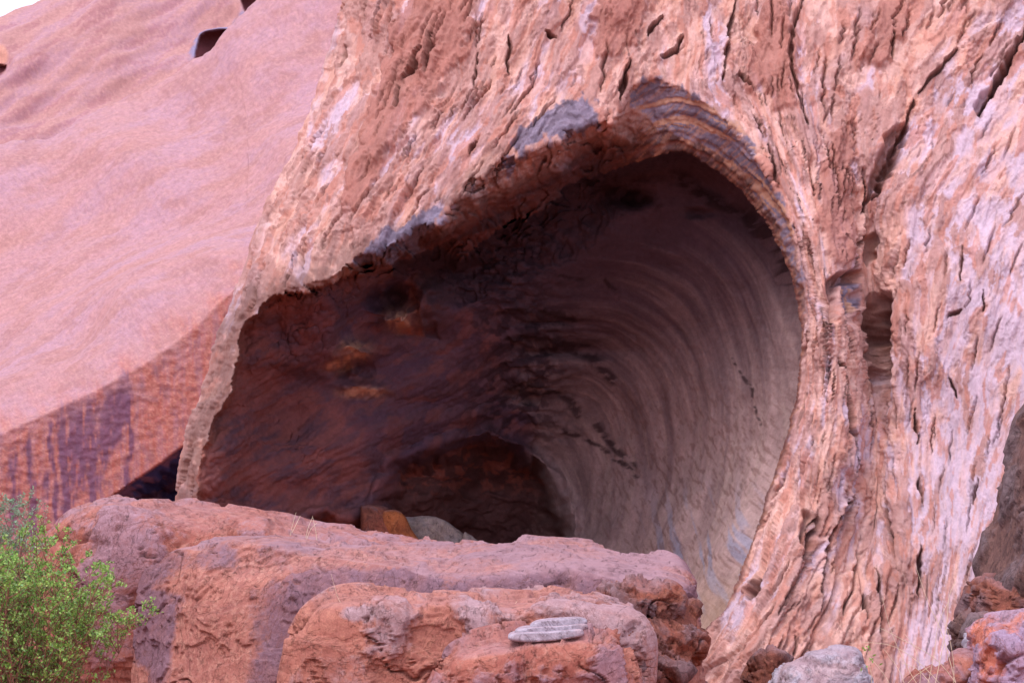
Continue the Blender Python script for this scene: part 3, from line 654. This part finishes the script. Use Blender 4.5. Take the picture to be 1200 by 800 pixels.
m_cvo = boulder_mat('orange_cave_slab_stone', tuple(srgb((178, 104, 62))), tuple(srgb((132, 76, 52))), tuple(srgb((130, 90, 76))), tuple(srgb((192, 126, 84))), .9, .7)
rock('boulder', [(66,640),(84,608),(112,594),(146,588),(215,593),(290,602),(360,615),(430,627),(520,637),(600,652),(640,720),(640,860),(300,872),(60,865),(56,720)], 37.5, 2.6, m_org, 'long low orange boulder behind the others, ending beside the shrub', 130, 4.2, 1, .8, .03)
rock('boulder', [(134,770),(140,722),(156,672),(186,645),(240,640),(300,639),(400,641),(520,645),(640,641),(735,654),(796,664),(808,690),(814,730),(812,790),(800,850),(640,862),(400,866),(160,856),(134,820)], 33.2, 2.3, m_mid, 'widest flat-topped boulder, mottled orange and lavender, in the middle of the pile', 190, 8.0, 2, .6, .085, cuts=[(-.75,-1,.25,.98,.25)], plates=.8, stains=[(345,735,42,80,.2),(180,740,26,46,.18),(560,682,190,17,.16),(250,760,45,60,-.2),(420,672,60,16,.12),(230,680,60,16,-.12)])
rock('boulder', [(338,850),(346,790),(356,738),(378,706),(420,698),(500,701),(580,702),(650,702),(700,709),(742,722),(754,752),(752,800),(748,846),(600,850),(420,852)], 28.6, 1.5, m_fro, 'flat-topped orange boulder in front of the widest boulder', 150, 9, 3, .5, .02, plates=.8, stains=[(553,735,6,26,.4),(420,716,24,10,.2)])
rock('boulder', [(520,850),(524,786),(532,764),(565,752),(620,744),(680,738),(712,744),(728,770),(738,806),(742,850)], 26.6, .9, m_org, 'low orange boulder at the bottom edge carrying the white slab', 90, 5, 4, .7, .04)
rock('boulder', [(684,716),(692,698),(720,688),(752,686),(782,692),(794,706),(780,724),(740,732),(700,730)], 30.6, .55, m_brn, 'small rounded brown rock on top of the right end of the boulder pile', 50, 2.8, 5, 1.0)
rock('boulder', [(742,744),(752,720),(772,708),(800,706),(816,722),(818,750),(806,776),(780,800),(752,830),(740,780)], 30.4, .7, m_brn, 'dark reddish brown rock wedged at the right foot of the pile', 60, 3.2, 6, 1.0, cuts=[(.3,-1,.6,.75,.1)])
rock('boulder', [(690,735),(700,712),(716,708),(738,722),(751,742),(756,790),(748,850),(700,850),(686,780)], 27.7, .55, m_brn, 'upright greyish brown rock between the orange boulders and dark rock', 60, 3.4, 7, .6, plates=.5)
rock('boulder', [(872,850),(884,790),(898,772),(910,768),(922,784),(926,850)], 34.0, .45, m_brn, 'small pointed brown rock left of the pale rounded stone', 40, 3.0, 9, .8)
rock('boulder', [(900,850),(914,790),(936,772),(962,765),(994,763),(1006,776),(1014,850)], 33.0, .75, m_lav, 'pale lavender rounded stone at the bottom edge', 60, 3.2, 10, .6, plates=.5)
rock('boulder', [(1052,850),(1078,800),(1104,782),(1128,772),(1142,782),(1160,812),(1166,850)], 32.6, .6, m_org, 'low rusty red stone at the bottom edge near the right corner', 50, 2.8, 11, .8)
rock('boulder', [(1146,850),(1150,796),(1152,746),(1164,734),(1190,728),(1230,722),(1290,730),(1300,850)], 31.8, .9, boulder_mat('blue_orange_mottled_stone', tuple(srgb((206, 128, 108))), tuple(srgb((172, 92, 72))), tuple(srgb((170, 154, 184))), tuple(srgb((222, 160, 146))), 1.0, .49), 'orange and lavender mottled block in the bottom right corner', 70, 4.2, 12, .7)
rock('boulder', [(1128,800),(1130,772),(1138,752),(1150,750),(1156,790),(1154,830),(1134,830)], 33.6, .25, m_lav, 'narrow pinkish stone upright under the overhanging boulder', 30, 3.2, 13, .8)
lean = bpy.data.objects.new('boulder', None); COL.objects.link(lean); lean.location = tuple(Pv(1230, 600, 36.0))
tag(lean, 'big grey brown boulder leaning in from the right edge with broken rusty foot', 'boulder')
def child_rock(*a, **k):
    o = rock(*a, parent=lean, **k); o.location = Vector(o.location)-lean.location; return o
child_rock('upper_block', [(1232,470),(1214,505),(1200,550),(1188,600),(1178,645),(1164,690),(1190,704),(1230,720),(1330,735),(1480,640),(1480,420),(1320,380)], 36, 2.4, m_gry, res=110, n=5.5, seed=14, rough=.3, plates=.8, fine=1.4)
child_rock('broken_foot', [(1158,684),(1148,704),(1140,726),(1156,734),(1200,730),(1240,735),(1260,700),(1200,690)], 35.6, 1.3, m_brn, label='rusty brown broken ledge under the grey block', res=50, n=4, seed=15, rough=.7)
child_rock('foot_knob', [(1124,736),(1122,746),(1130,760),(1150,764),(1170,756),(1180,738),(1160,724),(1138,724)], 35.2, .8, m_gry, label='dark grey rounded lower tip', res=40, n=3, seed=16, rough=.8)
# white layered slab: an Empty with its layers
slab = bpy.data.objects.new('rock_slab', None); COL.objects.link(slab); slab.location = tuple(Pv(640, 750, 26.2)); tag(slab, 'white layered rock slab lying on the low orange boulder', 'rock slab')
for i, (ol, yy, dp) in enumerate([([(597,748),(602,740),(640,738),(676,735),(683,738),(680,744),(650,749),(618,751)],26.15,.30), ([(606,741),(612,734),(650,732),(684,729),(683,737),(640,741)],26.2,.27), ([(622,735),(628,727),(650,724),(682,723),(685,730),(650,734)],26.25,.24)]):
    o = rock('rock_layer', ol, yy, dp, m_lav, parent=slab, res=30, n=8, seed=20+i, rough=.25, plates=.0, fine=.5, patbias=.6); o.location = Vector(o.location)-slab.location
o = rock('rock_slab', [(590,705),(600,701),(650,701),(678,703),(680,708),(640,710),(600,710)], 29.2, .5, m_lav, 'thin pale flat slab lying on top of the flat orange boulder', 30, 4.5, 26, .5, cat='rock slab', plates=.3)
# fallen slabs inside the cave
rock('cave_block', [(424,604),(428,592),(452,594),(462,608),(472,640),(474,700),(430,700)], 51.6, .9, m_brn, 'dark brown block standing inside the cave left of the orange slab', 40, 4.5, 31, .2, cat='rock', plates=0, fine=.5)
rock('cave_slab', [(448,606),(456,598),(472,602),(482,620),(496,644),(504,700),(470,700),(460,640)], 51.0, .3, m_cvo, 'bright orange leaning slab inside the cave', 40, 4.5, 32, .4, cat='rock slab', plates=.1, fine=.4)
rock('cave_slab', [(474,616),(484,606),(512,606),(532,618),(548,636),(562,700),(500,700)], 52.0, .4, m_dgr, 'pale grey curved slab inside the cave right of the orange slab', 40, 7, 33, .3, cat='rock slab', plates=.1, fine=.4)
rock('cave_slab', [(536,648),(543,626),(548,625),(566,644),(578,700),(528,700)], 51.5, .3, m_dgr, 'small pale pointed slab inside the cave, rightmost of the cave slabs', 30, 3.5, 34, .3, cat='rock slab', plates=.1, fine=.4)
# ------------------------------------------------------------------ plants
def tubes(paths, sides=4):
    vs_ = []; fs = []; k = 0
    for pts, rads in paths:
        pts = np.array(pts, float)
        for i in range(len(pts)):
            t = pts[min(i+1, len(pts)-1)]-pts[max(i-1, 0)]; t /= np.linalg.norm(t)+1e-9
            a = np.cross(t, [.3, .9, .1]); a /= np.linalg.norm(a)+1e-9; b = np.cross(t, a)
            for j in range(sides):
                an = 2*np.pi*j/sides; vs_.append(pts[i]+(a*math.cos(an)+b*math.sin(an))*rads[i])
            if i:
                for j in range(sides):
                    fs.append((k+(i-1)*sides+j, k+(i-1)*sides+(j+1) % sides, k+i*sides+(j+1) % sides, k+i*sides+j))
        k += len(pts)*sides
    return np.array(vs_), np.array(fs)
def simple_mat(name, cols, scale=6, rough=.6, trans=0):
    t = NT(name, rough, .3)
    g = t.n('ShaderNodeNewGeometry'); r = t.ramp(g.outputs['Random Per Island'], [(i/(len(cols)-1), tuple(srgb(c))) for i, c in enumerate(cols)])
    n = t.noise(scale, 3, .6, t.coord()); t.l(t.mixc(1., r, t.ramp(n, [(.3, .75), (.7, 1.25)]), 'MULTIPLY'), t.b.inputs['Base Color'])
    if trans:
        tr = t.n('ShaderNodeBsdfTranslucent'); t.l(r, tr.inputs[0]); mx = t.n('ShaderNodeMixShader'); mx.inputs[0].default_value = trans
        out = t.t.nodes['Material Output']; t.l(t.b.outputs[0], mx.inputs[1]); t.l(tr.outputs[0], mx.inputs[2]); t.l(mx.outputs[0], out.inputs[0])
    return t.m
def shrub(name, label, basepx, Y, spread, top, nst, leafcols, leafsize, nleaf, seed, twigcol, low=.35):
    r = random.Random(seed)
    root = bpy.data.objects.new(name, None); COL.objects.link(root); b = np.array(Pv(basepx, 604+(CAMZ+1.9)/Y*F, Y)); root.location = tuple(b); tag(root, label, 'shrub')
    bark = simple_mat(name+'_bark', twigcol, 20, .9); leafm = simple_mat(name+'_leaf', leafcols, 8, .5, .3)
    twigs = []; stems = []; tips = []
    for i in range(nst):
        az = r.uniform(0, 2*math.pi); out = spread*math.sqrt(r.random()); hgt = top*(r.uniform(.72, 1.0))*(1-.28*(out/spread)**2)
        e = np.array([math.cos(az)*out, math.sin(az)*out*.8, hgt]); s0 = np.array([r.gauss(0, .12), r.gauss(0, .12), -.1])
        pts = []; bow = np.array([r.gauss(0, .15), r.gauss(0, .15), 0])
        for k in range(9):
            t = k/8; pts.append(s0+(e-s0)*np.array([t**1.25, t**1.25, t])+bow*math.sin(t*math.pi)+np.array([r.gauss(0, .02), r.gauss(0, .02), 0]))
        stems.append((pts, [.018*(1-.75*k/8) for k in range(9)]))
        for k in range(2, 9):
            for q in range(r.choice((2, 3, 3))):
                s1 = pts[k]; dr = np.array([r.gauss(0, 1), r.gauss(0, 1), r.uniform(.3, 1.6)]); dr /= np.linalg.norm(dr); ln = r.uniform(.22, .5)
                p2 = [s1, s1+dr*ln*.5+np.array([0, 0, .02]), s1+dr*ln+np.array([r.gauss(0, .04), r.gauss(0, .04), .06])]
                twigs.append((p2, [.008, .006, .004])); tips.append((p2, k/8))
                for _ in range(2):
                    a0 = p2[1]+(p2[2]-p2[1])*r.random(); d2 = np.array([r.gauss(0, 1), r.gauss(0, 1), r.uniform(.2, 1.5)]); d2 /= np.linalg.norm(d2)
                    p3 = [a0, a0+d2*r.uniform(.1, .22)]; twigs.append((p3, [.005, .003])); tips.append((p3, k/8))
    for s in stems:
        v, f = tubes([s], 5); make('stem', v, f, bark, root)
    v, f = tubes(twigs, 3); make('twigs', v, f, bark, root)['kind'] = 'stuff'
    lv = []; lf = []; k = 0
    wts = [max(.02, (t-low)) for p, t in tips]
    clump = np.random.RandomState(seed)
    for (p, t) in r.choices(tips, wts, k=nleaf):
        u = r.uniform(.35, 1.05); i = min(int(u*(len(p)-1)), len(p)-2); q = u*(len(p)-1)-i
        c0 = p[i]+(p[i+1]-p[i])*min(q, 1.1)+np.array([r.gauss(0, .015) for _ in range(3)])
        d = np.array([r.gauss(0, .8), r.gauss(0, .8), r.uniform(-.1, 1.3)]); d /= np.linalg.norm(d); sdv = np.cross(d, [r.gauss(0, 1), r.gauss(0, 1), r.gauss(0, 1)]); sdv /= np.linalg.norm(sdv)
        up = np.cross(d, sdv); L = leafsize*r.uniform(.6, 1.3); W = L*r.uniform(.2, .32)
        lv += [c0, c0+d*L*.45+sdv*W+up*W*.3, c0+d*L, c0+d*L*.45-sdv*W+up*W*.3]; lf.append((k, k+1, k+2, k+3)); k += 4
    o = make('leaves', np.array(lv), np.array(lf), leafm, root, smooth=False); o['kind'] = 'stuff'
    return root
shrub('shrub', 'bright green leafy shrub with brown twigs at the bottom left corner', 14, 26.0, 1.42, 3.25, 74, [(84, 120, 64), (126, 170, 78), (156, 198, 92), (184, 214, 124), (120, 160, 108)], .044, 36000, 3, [(112, 72, 60), (150, 104, 86), (134, 92, 84)], .30)
shrub('shrub', 'pale grey green shrub behind the bright green one at the left edge', -18, 33.0, 1.0, 4.5, 26, [(122, 156, 128), (150, 178, 146), (166, 188, 158)], .05, 9000, 5, [(132, 112, 100), (150, 130, 116)], .3)
def grass(label, blades, Y, col=((196, 176, 150), (222, 206, 180)), group=None, wid=.006):
    root = bpy.data.objects.new('grass_tuft', None); COL.objects.link(root); b0 = np.array(Pv(*blades[0][0], Y)); root.location = tuple(b0); tag(root, label, 'dry grass')
    gm_ = MATG
    for pts in blades:
        yy = Y+random.uniform(-.12, .12); sp = smooth_poly(pts, 5, False) if len(pts) > 2 else np.array(pts, float)
        p3 = [np.array(Pv(x, y, yy+.01*i))-b0 for i, (x, y) in enumerate(sp)]
        v, f = tubes([(p3, [wid*(1-.6*i/len(p3)) for i in range(len(p3))])], 4); make('blade', v, f, gm_, root)
MATG = simple_mat('dry_grass', [(196, 172, 140), (226, 208, 182)], 6, .8)
grass('few dry pale stalks standing on top of the long low boulder', [[(339,640),(341,622),(347,600)],[(357,640),(360,622),(366,606)],[(372,640),(370,622),(366,604)],[(358,636),(364,620),(372,612)],[(342,624),(348,612),(352,604)]], 35.2)
grass('dry stalks lying across the front of the flat orange boulder near its white slab', [[(556,758),(568,740),(590,722),(606,704)],[(548,758),(560,742),(566,722)],[(560,756),(580,744),(604,738)]], 27.9, wid=.005)
grass('single thin dry stalk hanging down the face of the widest boulder', [[(398,738),(404,715),(396,700),(388,672)],[(398,738),(412,726),(402,718)]], 27.6, wid=.004)
grass('large fan of long dry grass blades in front of the cliff foot', [[(1120,800),(1104,742),(1088,706),(1072,660)],[(1090,830),(1108,740),(1112,700),(1120,680)],[(1080,830),(1092,780),(1100,730),(1112,704)],[(1140,830),(1100,775),(1050,745),(1030,735)],[(1130,840),(1092,790),(1050,758),(1010,752)],[(1070,840),(1056,790),(1036,760)],[(1060,840),(1078,800),(1074,764),(1060,742)],[(1110,840),(1118,790),(1112,745),(1100,715)],[(1050,840),(1042,800),(1020,770)],[(1100,840),(1068,790),(1046,744),(1034,700)],[(1045,840),(1064,800),(1090,780)],[(1120,840),(1080,788),(1056,776)]], 31.0, wid=.006)
def sprout():
    root = bpy.data.objects.new('seedling', None); COL.objects.link(root); b0 = np.array(Pv(1020, 830, 32.0)); root.location = tuple(b0)
    tag(root, 'tiny green seedling beside the pale lavender stone', 'seedling'); v, f = tubes([([np.zeros(3), np.array([.03, 0, .5]), np.array([-.05, 0, .95])], [.006, .005, .003])], 4); make('stem', v, f, MATG, root)
    gm_ = simple_mat('seedling_leaf', [(110, 150, 70), (150, 186, 90)], 5, .5, .3); rr_ = random.Random(5)
    for k in range(12):
        c0 = np.array([rr_.gauss(-.02, .08), rr_.gauss(0, .05), rr_.uniform(.55, 1.0)]); d = np.array([rr_.gauss(0, 1), rr_.gauss(0, 1), .8]); d /= np.linalg.norm(d); s = np.cross(d, [0, 1, .2]); s /= np.linalg.norm(s)
        make('leaf', np.array([c0, c0+d*.04+s*.015, c0+d*.08, c0+d*.04-s*.015]), np.array([[0, 1, 2, 3]]), gm_, root)
sprout()
print('tris', sum(len(o.data.polygons)*2 for o in SC.objects if o.type == 'MESH'))
